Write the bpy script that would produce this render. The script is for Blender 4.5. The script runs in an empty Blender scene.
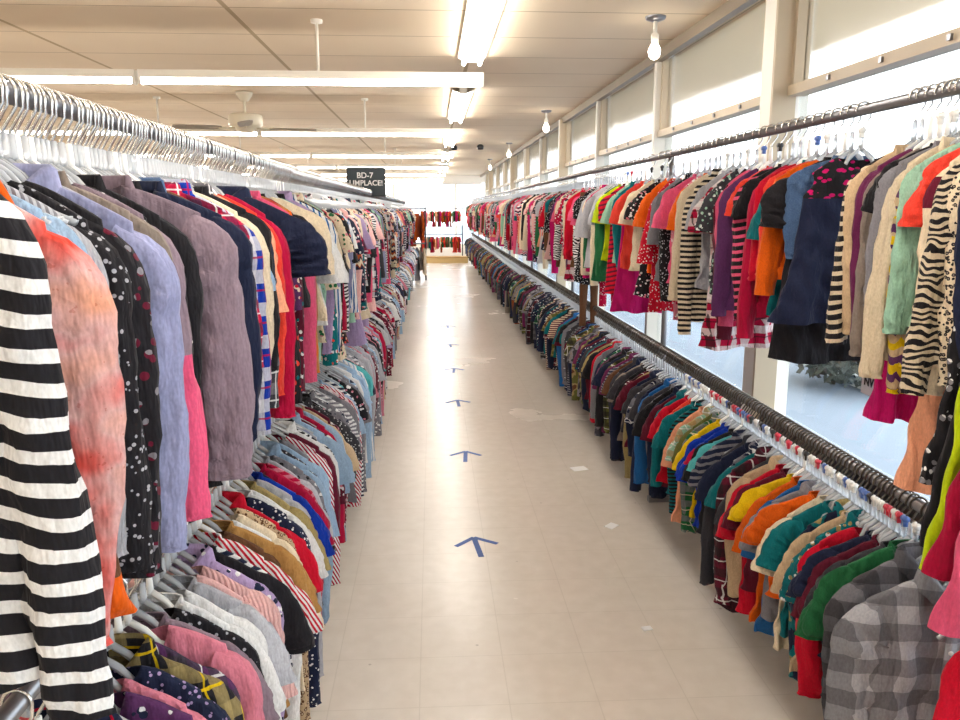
import bpy, math, random
from mathutils import Vector, Matrix
R = math.radians
sc = bpy.context.scene
C = sc.collection
# ------------------------------------------------------------------ camera, world, exposure
CAM_Z = 1.65
cam = bpy.data.cameras.new('camera'); camo = bpy.data.objects.new('camera', cam); C.objects.link(camo)
cam.sensor_width = 36; cam.lens = 30.0; cam.clip_start = .05; cam.clip_end = 300
camo.location = (0, 0, CAM_Z)
camo.rotation_euler = (R(90 - 10.689), 0, R(-3.374))
sc.camera = camo
sc.view_settings.view_transform = 'Standard'; sc.view_settings.look = 'None'
sc.view_settings.gamma = 1; sc.view_settings.use_curve_mapping = False
sc.view_settings.exposure = 1.62
w = bpy.data.worlds.new('sky'); sc.world = w; w.use_nodes = True
bg = w.node_tree.nodes['Background']
bg.inputs[0].default_value = (.86, .93, 1.0, 1); bg.inputs[1].default_value = 1.7
TUBE = 13.0
# ------------------------------------------------------------------ helpers
def srgb(h):
    c = [int(h[i:i+2], 16) / 255 for i in (0, 2, 4)]
    return tuple((x / 12.92 if x <= .04045 else ((x + .055) / 1.055) ** 2.4) for x in c) + (1,)
def mat(name, col, rough=.6, metal=0, **k):
    m = bpy.data.materials.new(name); m.use_nodes = True
    b = m.node_tree.nodes['Principled BSDF']
    b.inputs['Base Color'].default_value = srgb(col) if isinstance(col, str) else col
    b.inputs['Roughness'].default_value = rough; b.inputs['Metallic'].default_value = metal
    for a, v in k.items(): b.inputs[a.replace('_', ' ')].default_value = v
    return m
def emit(name, col, s):
    m = bpy.data.materials.new(name); m.use_nodes = True; nt = m.node_tree; nt.nodes.clear()
    e = nt.nodes.new('ShaderNodeEmission'); o = nt.nodes.new('ShaderNodeOutputMaterial')
    e.inputs[0].default_value = srgb(col); e.inputs[1].default_value = s; nt.links.new(e.outputs[0], o.inputs[0]); return m
class NT:
    def __init__(s, m): s.m = m; s.t = m.node_tree; s.b = s.t.nodes['Principled BSDF']
    def n(s, typ, **k):
        x = s.t.nodes.new('ShaderNode' + typ)
        for a, v in k.items(): setattr(x, a, v)
        return x
    def l(s, a, b): s.t.links.new(a, b)
    def math(s, op, a, b=None):
        x = s.n('Math', operation=op)
        for i, v in enumerate((a, b)):
            if v is None: continue
            if isinstance(v, (int, float)): x.inputs[i].default_value = v
            else: s.l(v, x.inputs[i])
        return x.outputs[0]
    def mix(s, f, a, b, bt='MIX'):
        x = s.n('MixRGB', blend_type=bt)
        for i, v in enumerate((f, a, b)):
            if isinstance(v, (int, float)): x.inputs[i].default_value = v
            elif isinstance(v, tuple): x.inputs[i].default_value = v
            else: s.l(v, x.inputs[i])
        return x.outputs[0]
class MB:
    def __init__(s): s.v = []; s.f = []; s.mi = []
    def add(s, vs, fs, mi=0):
        o = len(s.v); s.v += [tuple(v) for v in vs]; s.f += [tuple(i + o for i in f) for f in fs]; s.mi += [mi] * len(fs)
    def box(s, x0, x1, y0, y1, z0, z1, mi=0):
        v = [(x, y, z) for x in (x0, x1) for y in (y0, y1) for z in (z0, z1)]
        s.add(v, [(0,1,3,2),(4,6,7,5),(0,4,5,1),(2,3,7,6),(0,2,6,4),(1,5,7,3)], mi)
    def tube(s, pts, r, n=8, cap=True, mi=0):
        pts = [Vector(p) for p in pts]; rs = r if isinstance(r, (list, tuple)) else [r] * len(pts)
        vs = []; fs = []; prev = None
        for i, p in enumerate(pts):
            t = (pts[min(i+1, len(pts)-1)] - pts[max(i-1, 0)]).normalized()
            if prev is None:
                a = Vector((0, 0, 1)) if abs(t.z) < .9 else Vector((0, 1, 0))
                u = t.cross(a).normalized()
            else: u = (prev - t * prev.dot(t)).normalized()
            prev = u; q = t.cross(u)
            for k in range(n):
                an = 2 * math.pi * k / n; vs.append(p + (u * math.cos(an) + q * math.sin(an)) * rs[i])
        for i in range(len(pts) - 1):
            for k in range(n): fs.append((i*n+k, i*n+(k+1) % n, (i+1)*n+(k+1) % n, (i+1)*n+k))
        if cap: fs += [tuple(range(n))[::-1], tuple(range((len(pts)-1)*n, len(pts)*n))]
        s.add(vs, fs, mi)
    def lathe(s, prof, c=(0, 0, 0), n=24, mi=0):
        vs = []; fs = []
        for r, z in prof:
            for k in range(n):
                a = 2*math.pi*k/n; vs.append((c[0]+r*math.cos(a), c[1]+r*math.sin(a), c[2]+z))
        for i in range(len(prof)-1):
            for k in range(n): fs.append((i*n+k, i*n+(k+1) % n, (i+1)*n+(k+1) % n, (i+1)*n+k))
        s.add(vs, fs, mi)
    def mesh(s, name, mats, smooth=True):
        me = bpy.data.meshes.new(name); me.from_pydata(s.v, [], s.f)
        for m in (mats if isinstance(mats, (list, tuple)) else [mats]): me.materials.append(m)
        if any(s.mi): me.polygons.foreach_set('material_index', s.mi)
        if smooth: me.polygons.foreach_set('use_smooth', [True] * len(s.f))
        me.update(); return me
    def build(s, name, mats, parent=None, loc=(0, 0, 0), smooth=True):
        o = bpy.data.objects.new(name, s.mesh(name, mats, smooth)); C.objects.link(o); o.location = loc
        if parent is not None: o.parent = parent
        return o
def box(name, x0, x1, y0, y1, z0, z1, m, parent=None, kind=None, bevel=0):
    b = MB(); b.box(x0, x1, y0, y1, z0, z1); o = b.build(name, m, parent, smooth=False)
    if bevel: bv = o.modifiers.new('b', 'BEVEL'); bv.width = bevel; bv.segments = 2
    if kind: o['kind'] = kind
    return o
def tag(o, label, cat, group=None, kind=None):
    o['label'] = label; o['category'] = cat
    if group: o['group'] = group
    if kind: o['kind'] = kind
    return o
def empty(name, loc=(0, 0, 0)):
    o = bpy.data.objects.new(name, None); C.objects.link(o); o.location = loc; o.empty_display_size = .05; return o
def ordinal(n): return f"{n}{'th' if 10 <= n % 100 <= 20 else {1:'st',2:'nd',3:'rd'}.get(n % 10, 'th')}"

# ------------------------------------------------------------------ plain materials
M = {}
M['white'] = mat('white_paint', 'eeebe2', .5)
M['frame'] = mat('window_paint', 'ded9cf', .45)
M['tan'] = mat('transom_paint', 'c4b49b', .5)
M['dark'] = mat('dark_gasket', '3b3836', .5)
M['steel'] = mat('rack_steel', '8b8a8e', .33, .85)
M['chrome'] = mat('hook_steel', 'd9d6d2', .22, .9)
M['hookdark'] = mat('hook_dark', '5d564f', .3, .8)
M['clear'] = mat('clear_plastic', 'ecf0f5', .1, 0, Transmission_Weight=.55, IOR=1.35)
M['whiteplastic'] = mat('white_plastic', 'f4f2ee', .35)
M['blackplastic'] = mat('black_plastic', '222022', .4)
M['enamel'] = mat('fixture_enamel', 'efe9dc', .4)
M['tube'] = emit('fluorescent_glow', 'fffaf2', TUBE)
M['bulb'] = emit('bulb_glow', 'fff4e0', 9)
M['fan'] = mat('fan_cream', 'ddd3bd', .45)
M['blade'] = mat('fan_blade_grey', '8e8478', .5)
M['chalk'] = mat('chalk_board', '3c454a', .7)
M['wood'] = mat('pale_wood', 'c9a468', .5)
M['blue'] = mat('blue_tape', '3d5fa6', .55)
M['paper'] = mat('paper_white', 'f3f3f3', .7)
M['red'] = mat('clip_red', 'd5354a', .4); M['clipblue'] = mat('clip_blue', '5573b8', .4); M['clipblack'] = mat('clip_black', '2c2a2c', .4)
# ------------------------------------------------------------------ setting materials
def ceiling_mat():
    m = mat('ceiling_board', 'cdb696', .75); k = NT(m)
    tc = k.n('TexCoord'); sp = k.n('SeparateXYZ'); k.l(tc.outputs['Object'], sp.inputs[0])
    def line(axis, pitch, off, wd):
        a = k.math('ADD', sp.outputs[axis], off); a = k.math('DIVIDE', a, pitch); a = k.math('FRACT', a)
        a = k.math('SUBTRACT', a, .5); a = k.math('ABSOLUTE', a)
        return k.math('GREATER_THAN', a, .5 - wd / pitch / 2)
    ly = line(1, .70, 100 * .70 - 4.8, .012); lx = line(0, 1.41, 141 + 1.13, .03)
    no = k.n('TexNoise'); no.inputs['Scale'].default_value = 1.3; k.l(tc.outputs['Object'], no.inputs[0])
    base = k.mix(no.outputs[0], srgb('d8c3a6'), srgb('e0cfb6'))
    c1 = k.mix(ly, base, srgb('9a8263')); c2 = k.mix(lx, c1, srgb('a9926f'))
    k.l(c2, k.b.inputs['Base Color']); return m
def floor_mat():
    m = mat('floor_tiles', 'd8cdbf', .22); k = NT(m)
    tc = k.n('TexCoord'); sp = k.n('SeparateXYZ'); k.l(tc.outputs['Object'], sp.inputs[0])
    def line(axis, off):
        a = k.math('DIVIDE', k.math('ADD', sp.outputs[axis], off), .3048); a = k.math('FRACT', a)
        return k.math('GREATER_THAN', k.math('ABSOLUTE', k.math('SUBTRACT', a, .5)), .4935)
    ln = k.math('MAXIMUM', line(0, 30.48 + .06), line(1, 30.48))
    n1 = k.n('TexNoise'); n1.inputs['Scale'].default_value = .9; n1.inputs['Detail'].default_value = 5; k.l(tc.outputs['Object'], n1.inputs[0])
    n2 = k.n('TexNoise'); n2.inputs['Scale'].default_value = 14; n2.inputs['Detail'].default_value = 6; k.l(tc.outputs['Object'], n2.inputs[0])
    v = k.n('TexVoronoi'); v.inputs['Scale'].default_value = 5.5; k.l(tc.outputs['Object'], v.inputs[0])
    vc = k.n('TexVoronoi'); vc.inputs['Scale'].default_value = 1 / .3048; vc.inputs['Randomness'].default_value = 0; k.l(tc.outputs['Object'], vc.inputs[0])
    base = k.mix(n1.outputs[0], srgb('ddd3c8'), srgb('e6dfd8'))
    rp = k.n('ValToRGB'); rp.color_ramp.elements[0].position = .35; rp.color_ramp.elements[1].position = .75
    rp.color_ramp.elements[0].color = (.93, .92, .91, 1); rp.color_ramp.elements[1].color = (1, 1, 1, 1); k.l(n2.outputs[0], rp.inputs[0])
    base = k.mix(1.0, base, rp.outputs[0], 'MULTIPLY')
    base = k.mix(k.math('MULTIPLY', ln, .16), base, srgb('94887a'))
    spot = k.math('LESS_THAN', v.outputs['Distance'], .035)
    base = k.mix(k.math('MULTIPLY', spot, .35), base, srgb('6e655c'))
    k.l(base, k.b.inputs['Base Color'])
    ro = k.n('MapRange'); ro.inputs[3].default_value = .16; ro.inputs[4].default_value = .34; k.l(n1.outputs[0], ro.inputs[0])
    k.l(ro.outputs[0], k.b.inputs['Roughness'])
    bp = k.n('Bump'); bp.inputs['Strength'].default_value = .05; bp.inputs['Distance'].default_value = .01; k.l(n2.outputs[0], bp.inputs['Height']); k.l(bp.outputs[0], k.b.inputs['Normal'])
    return m
def glass_mat():
    m = bpy.data.materials.new('window_glass'); m.use_nodes = True; t = m.node_tree; t.nodes.clear()
    o = t.nodes.new('ShaderNodeOutputMaterial'); a = t.nodes.new('ShaderNodeBsdfTransparent'); g = t.nodes.new('ShaderNodeBsdfGlossy')
    g.inputs['Roughness'].default_value = .02; lw = t.nodes.new('ShaderNodeLayerWeight'); lw.inputs[0].default_value = .5; pw = t.nodes.new('ShaderNodeMath'); pw.operation = 'POWER'; pw.inputs[1].default_value = 5; t.links.new(lw.outputs['Facing'], pw.inputs[0]); f = t.nodes.new('ShaderNodeMath'); f.operation = 'MULTIPLY_ADD'; f.inputs[1].default_value = .5; f.inputs[2].default_value = .04; t.links.new(pw.outputs[0], f.inputs[0]); x = t.nodes.new('ShaderNodeMixShader')
    a.inputs[0].default_value = (.95, .97, .97, 1)
    t.links.new(f.outputs[0], x.inputs[0]); t.links.new(a.outputs[0], x.inputs[1]); t.links.new(g.outputs[0], x.inputs[2]); t.links.new(x.outputs[0], o.inputs[0]); return m
def frosted_mat():
    m = bpy.data.materials.new('textured_glass'); m.use_nodes = True; t = m.node_tree; t.nodes.clear()
    o = t.nodes.new('ShaderNodeOutputMaterial'); a = t.nodes.new('ShaderNodeBsdfTransparent'); g = t.nodes.new('ShaderNodeBsdfGlossy')
    r = t.nodes.new('ShaderNodeBsdfRefraction'); r.inputs['Roughness'].default_value = .22; r.inputs['IOR'].default_value = 1.03
    a.inputs[0].default_value = (.96, .93, .88, 1); g.inputs['Roughness'].default_value = .12
    lw = t.nodes.new('ShaderNodeLayerWeight'); pw = t.nodes.new('ShaderNodeMath'); pw.operation = 'POWER'; pw.inputs[1].default_value = 5; t.links.new(lw.outputs['Facing'], pw.inputs[0]); f = t.nodes.new('ShaderNodeMath'); f.operation = 'MULTIPLY_ADD'; f.inputs[1].default_value = .4; f.inputs[2].default_value = .04; t.links.new(pw.outputs[0], f.inputs[0]); x = t.nodes.new('ShaderNodeMixShader'); y = t.nodes.new('ShaderNodeMixShader'); y.inputs[0].default_value = .6
    no = t.nodes.new('ShaderNodeTexNoise'); no.inputs['Scale'].default_value = 90; tc = t.nodes.new('ShaderNodeTexCoord'); t.links.new(tc.outputs['Object'], no.inputs[0])
    b = t.nodes.new('ShaderNodeBump'); b.inputs['Strength'].default_value = .25; b.inputs['Distance'].default_value = .004; t.links.new(no.outputs[0], b.inputs['Height'])
    t.links.new(b.outputs[0], g.inputs['Normal']); t.links.new(b.outputs[0], r.inputs['Normal'])
    t.links.new(a.outputs[0], y.inputs[1]); t.links.new(r.outputs[0], y.inputs[2])
    t.links.new(f.outputs[0], x.inputs[0]); t.links.new(y.outputs[0], x.inputs[1]); t.links.new(g.outputs[0], x.inputs[2]); t.links.new(x.outputs[0], o.inputs[0]); return m
M['glass'] = glass_mat(); M['frost'] = frosted_mat()

# ------------------------------------------------------------------ room shell
XW, XL, Y0, Y1, ZC = 1.65, -6.5, -3.0, 27.0, 2.75
box('floor', XL, XW, Y0, Y1, -.1, 0, floor_mat(), kind='structure')
box('ceiling', XL, XW + .12, Y0, Y1, ZC, ZC + .12, ceiling_mat(), kind='structure')
wallm = mat('wall_paint', 'e6dfd2', .7)
box('wall_left', XL - .12, XL, Y0, Y1, -.1, ZC, wallm, kind='structure')
box('wall_back', XL, XW + .12, Y0 - .12, Y0, -.1, ZC, wallm, kind='structure')
SILL, TR = .62, 2.15
box('wall_right', XW, XW + .12, Y0, Y1, -.1, SILL, wallm, kind='structure')
# end wall with a wide shop window
fw = MB(); fw.box(XL, XW+.12, Y1, Y1+.12, -.1, .45); fw.box(XL, XW+.12, Y1, Y1+.12, 2.5, ZC); fw.box(XL, -5.5, Y1, Y1+.12, .45, 2.5)
for x in (-3.4, -1.3, .75): fw.box(x, x+.08, Y1, Y1+.12, .45, 2.5)
o = fw.build('wall_far', mat('far_wall_paint', 'efe9df', .7), smooth=False); o['kind'] = 'structure'
o = box('window_1', -5.5, XW, Y1+.05, Y1+.06, .45, 2.5, M['glass'], kind='structure')
b = MB(); b.box(-5.5, XW, Y1+.03, Y1+.10, .45, .50); b.box(-5.5, XW, Y1+.03, Y1+.10, 2.45, 2.5); b.build('window_frame', M['frame'], o, smooth=False)
box('trim_1', XW - .05, XW, Y0, Y1, ZC - .07, ZC, mat('trim_brown', '8b7d6b', .5), kind='structure')
box('trim_2', XW - .04, XW, Y0, Y1, SILL, SILL + .05, M['dark'], kind='structure')
box('baseboard_right', XW - .015, XW, Y0, Y1, 0, .1, mat('base_grey', 'a9a6a1', .5), kind='structure')
# right glazing bays
posts = []
y = 3.85 - 2.1 * 3; i = 0
while y < Y1 - .3: posts.append((y, i % 3 == 0)); y += 2.1; i += 1
n = 2
for j, (y, wide) in enumerate(posts):
    hw = .075 if wide else .032
    pm = MB(); pm.box(XW - (.07 if wide else .035), XW + .10, y - hw, y + hw, SILL, ZC - .02)
    if wide: pm.box(XW - .08, XW + .03, y - hw - .02, y - hw, SILL, ZC - .02, 1)
    po = pm.build(f'trim_{j+3}', [M['white'] if wide else M['frame'], M['tan']], smooth=False); po['kind'] = 'structure'
    if j + 1 < len(posts):
        ya, yb = y + hw, posts[j+1][0] - (.095 if posts[j+1][1] else .032)
        wo = box(f'window_{n}', XW + .045, XW + .053, ya, yb, SILL + .05, TR + .01, M['glass'], kind='structure'); n += 1
        fr = MB(); fr.box(XW - .012, XW + .07, ya, yb, TR + .01, TR + .055)
        fr.box(XW + .0, XW + .07, ya, ya + .03, TR + .06, ZC - .05); fr.box(XW + .0, XW + .07, yb - .03, yb, TR + .06, ZC - .05)
        fr.build('window_frame', M['tan'], wo, smooth=False)
        bl = MB()
        for q in range(1, 5):
            yy = ya + (yb - ya) * q / 5; bl.box(XW - .022, XW - .011, yy - .010, yy + .010, TR + .022, TR + .042)
        bl.build('latch', M['steel'], wo, smooth=False)
        box('glass_pane', XW + .045, XW + .053, ya + .03, yb - .03, TR + .055, ZC - .05, M['frost'], wo)
# outside: pavement, canopy, car park
o = box('pavement', XW + .12, 60, -30, 90, -.25, -.15, mat('pavement_concrete', '7a828c', .8), kind='structure')
o = box('canopy_soffit', XW + .12, 2.8, -6, 30, 2.72, 2.84, mat('soffit_paint', 'f4dcb4', .8)); o['kind'] = 'structure'
o = box('pavement_end', -30, 20, 27.2, 90, -.26, -.16, mat('pavement_pale', 'c9cbcd', .8), kind='structure')
o = box('pavement_apron', XW + .12, 4.3, -30, 60, -.15, -.14, mat('apron_concrete', '828b97', .8), kind='structure')
# kerb edging stones seen through the window
kb = MB(); kb.box(4.3, 4.45, -5, 40, -.15, -.02); o = kb.build('kerb', mat('kerb_pale', 'dcdcd8', .8), smooth=False); o['kind'] = 'structure'

# ------------------------------------------------------------------ fabrics
COL = dict(black='1d1b20', charcoal='3d3c42', navy='20263f', grey='85838a', taupe='8d8178', silver='b9b9c0', white='efeeee', cream='ead9bf',
    beige='cfb596', tan='b78c5c', brown='6b4a36', rust='a8502f', orange='ee6c2f', peach='f3b092', coral='f0655c', red='cf2338', crimson='b81c42',
    maroon='642233', magenta='c22a6c', pink='e9718f', rose='d98a9a', blush='eec0bd', lavender='999cbd', lilac='b7a2c9', purple='5d3560', plum='6e2f55',
    royal='2b43a8', blue='3f6ea8', denim='3a5680', sky='a6bfda', teal='1f7077', aqua='62b4b8', mint='a2c9b3', green='2f6b45', olive='6a6b3c',
    lime='c3d832', yellow='e9c52e', mauve='8f7d88', khaki='a69468')
MATS = {}
def fabric(spec):
    if spec in MATS: return MATS[spec]
    p = spec.split(':'); pat = p[0]; c = [srgb(COL[x]) for x in p[1:]]
    while len(c) < 3: c.append(c[-1])
    m = mat('fabric_' + spec.replace(':', '_'), c[0], .85, 0, Sheen_Weight=.05, Sheen_Roughness=.4); k = NT(m)
    k.b.inputs['Specular IOR Level'].default_value = .25
    tc = k.n('TexCoord'); sp = k.n('SeparateXYZ'); k.l(tc.outputs['Object'], sp.inputs[0])
    X, Y, Z = sp.outputs; S = k.math('ADD', X, k.math('MULTIPLY', Y, .9))
    def saw(co, pitch, duty, soft=0):
        a = k.math('FRACT', k.math('ADD', k.math('DIVIDE', co, pitch), 50)); return k.math('LESS_THAN', a, duty)
    def noise(scale, det=3):
        n = k.n('TexNoise'); n.inputs['Scale'].default_value = scale; n.inputs['Detail'].default_value = det; k.l(tc.outputs['Object'], n.inputs[0]); return n
    def vor(scale, feat='F1'):
        v = k.n('TexVoronoi', feature=feat); v.inputs['Scale'].default_value = scale; k.l(tc.outputs['Object'], v.inputs[0]); return v
    base = c[0]; bumph = None
    if pat == 'stripe': base = k.mix(saw(k.math('ADD', Z, k.math('MULTIPLY', k.math('ABSOLUTE', X), .22)), .034, .42), c[0], c[1])
    elif pat == 'finestripe': base = k.mix(saw(Z, .022, .5), c[0], c[1])
    elif pat == 'pinstripe': base = k.mix(saw(S, .028, .35), c[0], c[1])
    elif pat == 'candy': base = k.mix(saw(k.math('ADD', S, k.math('MULTIPLY', Z, .6)), .016, .5), c[0], c[1])
    elif pat == 'plaid':
        a = k.mix(k.math('MULTIPLY', saw(S, .085, .42), .62), c[0], c[1]); a = k.mix(k.math('MULTIPLY', saw(Z, .085, .42), .62), a, c[1])
        a = k.mix(k.math('MULTIPLY', saw(k.math('ADD', S, .02), .085, .06), .8), a, c[2]); base = k.mix(k.math('MULTIPLY', saw(k.math('ADD', Z, .02), .085, .06), .8), a, c[2])
    elif pat == 'check':
        a = k.mix(k.math('MULTIPLY', saw(S, .085, .5), .5), c[0], c[1]); base = k.mix(k.math('MULTIPLY', saw(Z, .085, .5), .5), a, c[1])
    elif pat in ('floral', 'bloom'):
        s = 44 if pat == 'floral' else 21
        n = noise(s * 1.3, 2); v = vor(s); f = k.math('LESS_THAN', k.math('ADD', v.outputs['Distance'], k.math('MULTIPLY', n.outputs[0], .35)), .5)
        n2 = noise(s * .8, 1); c2 = k.mix(k.math('GREATER_THAN', n2.outputs[0], .52), c[1], c[2]); base = k.mix(f, c[0], c2)
    elif pat == 'dots': base = k.mix(k.math('LESS_THAN', vor(75).outputs['Distance'], .27), c[0], c[1])
    elif pat == 'leopard':
        v = vor(85, 'F1'); d = v.outputs['Distance']; n = noise(160, 2); d = k.math('ADD', d, k.math('MULTIPLY', n.outputs[0], .25))
        ring = k.math('MULTIPLY', k.math('GREATER_THAN', d, .34), k.math('LESS_THAN', d, .56)); a = k.mix(k.math('LESS_THAN', d, .36), c[0], c[2]); base = k.mix(ring, a, c[1])
    elif pat == 'spots': 
        n = noise(34, 2); base = k.mix(k.math('LESS_THAN', k.math('ADD', vor(22).outputs['Distance'], k.math('MULTIPLY', n.outputs[0], .2)), .42), c[0], c[1])
    elif pat == 'zebra':
        wv = k.n('TexWave'); wv.inputs['Scale'].default_value = 16; wv.inputs['Distortion'].default_value = 9; wv.inputs['Detail'].default_value = 1; wv.bands_direction = 'Z'
        k.l(tc.outputs['Object'], wv.inputs[0]); base = k.mix(k.math('GREATER_THAN', wv.outputs['Fac'], .5), c[0], c[1])
    elif pat == 'tiedye':
        n = noise(7, 3); r = k.n('ValToRGB'); e = r.color_ramp.elements; e[0].position = .36; e[0].color = c[0]; e[1].position = .66; e[1].color = c[2]; x = e.new(.5); x.color = c[1]
        k.l(n.outputs[0], r.inputs[0]); base = r.outputs[0]; n2 = noise(95, 2); base = k.mix(k.math('MULTIPLY', k.math('GREATER_THAN', n2.outputs[0], .68), .35), base, srgb('b2402a'))
    elif pat == 'camo':
        n = noise(13, 2); r = k.n('ValToRGB'); r.color_ramp.interpolation = 'CONSTANT'; e = r.color_ramp.elements; e[0].position = 0; e[0].color = c[0]; e[1].position = .46; e[1].color = c[1]; x = e.new(.56); x.color = c[2]
        k.l(n.outputs[0], r.inputs[0]); base = r.outputs[0]
    elif pat == 'aztec':
        wv = k.math('PINGPONG', k.math('MULTIPLY', S, 1.0), .02); zz = k.math('ADD', Z, wv); base = k.mix(saw(zz, .07, .35), k.mix(saw(zz, .045, .5), c[0], c[1]), c[2])
    elif pat == 'block':  # wide band of a second colour across the chest
        a = k.math('MULTIPLY', k.math('LESS_THAN', Z, -.20), k.math('GREATER_THAN', Z, -.28)); base = k.mix(a, c[0], c[1])
    elif pat == 'dipped': base = k.mix(k.math('LESS_THAN', Z, -.42), c[0], c[1])
    elif pat == 'yoke':
        n = vor(40); f = k.mix(k.math('LESS_THAN', n.outputs['Distance'], .35), c[1], c[2]); base = k.mix(k.math('GREATER_THAN', Z, -.30), c[0], f)
    elif pat == 'graphic':
        a = k.math('MULTIPLY', k.math('LESS_THAN', Z, -.22), k.math('GREATER_THAN', Z, -.42)); a = k.math('MULTIPLY', a, k.math('LESS_THAN', k.math('ABSOLUTE', X), .085))
        n = noise(38, 1); a = k.math('MULTIPLY', a, k.math('GREATER_THAN', n.outputs[0], .48)); base = k.mix(a, c[0], c[1])
    elif pat == 'denim': n = noise(220, 2); base = k.mix(n.outputs[0], c[0], srgb('7f93b0')); base = k.mix(.45, base, c[0])
    mn = k.n('TexNoise'); mn.inputs['Scale'].default_value = 1; mn.inputs['Detail'].default_value = 4; mq = k.n('Mapping'); mq.inputs['Scale'].default_value = (230, 230, 110); k.l(tc.outputs['Object'], mq.inputs[0]); k.l(mq.outputs[0], mn.inputs[0])
    mo = k.n('MapRange'); mo.inputs[1].default_value = .3; mo.inputs[2].default_value = .7; mo.inputs[3].default_value = .84; mo.inputs[4].default_value = 1.08; k.l(mn.outputs[0], mo.inputs[0])
    base = k.mix(1.0, base, mo.outputs[0], 'MULTIPLY')
    oi = k.n('ObjectInfo'); hs = k.n('HueSaturation')
    mr = k.n('MapRange'); mr.inputs[3].default_value = .70; mr.inputs[4].default_value = .92; k.l(oi.outputs['Random'], mr.inputs[0]); k.l(mr.outputs[0], hs.inputs['Value'])
    hs.inputs['Saturation'].default_value = 1.1
    if isinstance(base, tuple): hs.inputs['Color'].default_value = base
    else: k.l(base, hs.inputs['Color'])
    k.l(hs.outputs[0], k.b.inputs['Base Color'])
    bp = k.n('Bump'); bp.inputs['Distance'].default_value = .004
    if pat == 'rib':
        bp.inputs['Strength'].default_value = .9; a = k.math('PINGPONG', S, .006); k.l(k.math('MULTIPLY', a, 160), bp.inputs['Height'])
    elif pat == 'cable':
        bp.inputs['Strength'].default_value = 1; v = vor(75); k.l(v.outputs['Distance'], bp.inputs['Height']); bp.inputs['Distance'].default_value = .008
    else:
        bp.inputs['Strength'].default_value = .8; mp = k.n('Mapping'); mp.inputs['Scale'].default_value = (30, 30, 7); k.l(tc.outputs['Object'], mp.inputs[0])
        n = k.n('TexNoise'); n.inputs['Detail'].default_value = 3; n.inputs['Scale'].default_value = 1; k.l(mp.outputs[0], n.inputs[0]); k.l(n.outputs[0], bp.inputs['Height']); bp.inputs['Distance'].default_value = .024
    k.l(bp.outputs[0], k.b.inputs['Normal'])
    MATS[spec] = m; return m
WORD = dict(sky='light-blue', royal='royal-blue', silver='pale-grey', blush='pale-pink', rose='dusty-pink', rust='rust-brown', khaki='khaki', denim='denim-blue', aqua='aqua-blue', mint='mint-green', lime='lime-green')
def say(spec):
    p = spec.split(':'); pat, c = p[0], [WORD.get(x, x) for x in p[1:]]
    c2 = ' and '.join(c[:2]) if len(c) > 1 else c[0]
    return {'solid': c[0], 'stripe': c2 + ' striped', 'finestripe': 'narrow-striped ' + c2, 'pinstripe': c2 + ' pinstriped', 'candy': c2 + ' diagonal-striped', 'plaid': c2 + ' plaid',
            'check': c2 + ' checked', 'floral': c[0] + ' floral', 'bloom': 'big-flowered ' + c[0], 'dots': c2 + ' dotted', 'leopard': c[0] + ' leopard-print', 'spots': c2 + ' spotted',
            'zebra': c2 + ' zebra-print', 'tiedye': 'mottled ' + c2, 'camo': 'camouflage ' + c[0], 'aztec': 'zigzag-patterned ' + c[0], 'block': c[0] + ' ' + c[-1] + '-banded', 'dipped': c[-1] + '-hemmed ' + c[0],
            'yoke': c[0] + ' floral-topped', 'graphic': 'printed ' + c[0], 'denim': c[0] + ' faded', 'rib': 'ribbed ' + c[0], 'cable': 'chunky ' + c[0]}[pat]
def hue(spec): return spec.split(':')[1]

# ------------------------------------------------------------------ garment shapes (local: origin on the rail, x across, y along the rail, z down)
KINDS = {  # sleeve, length, shoulder, chest, hem, collar, open front
    'long_sleeve_top': ('long', .58, .165, .175, .185, None, 0), 'button_shirt': ('long', .62, .17, .18, .19, 'fold', 0),
    'cardigan': ('long', .60, .17, .18, .20, 'lapel', .035), 'jacket': ('long', .60, .185, .19, .20, 'lapel', .02),
    't_shirt': ('short', .54, .165, .175, .185, 'band', 0), 'polo_shirt': ('short', .56, .17, .18, .19, 'fold', 0),
    'blouse': ('wide', .54, .16, .17, .21, None, 0), 'camisole': (None, .52, .10, .155, .19, None, 0),
    'dress': (None, .80, .13, .15, .215, None, 0), 'tunic_dress': ('short', .80, .16, .165, .22, 'band', 0), 'hooded_sweatshirt': ('long', .54, .17, .185, .18, 'hood', 0),
    'vest': (None, .50, .16, .17, .18, 'lapel', .02)}
Z0 = -.106
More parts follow.
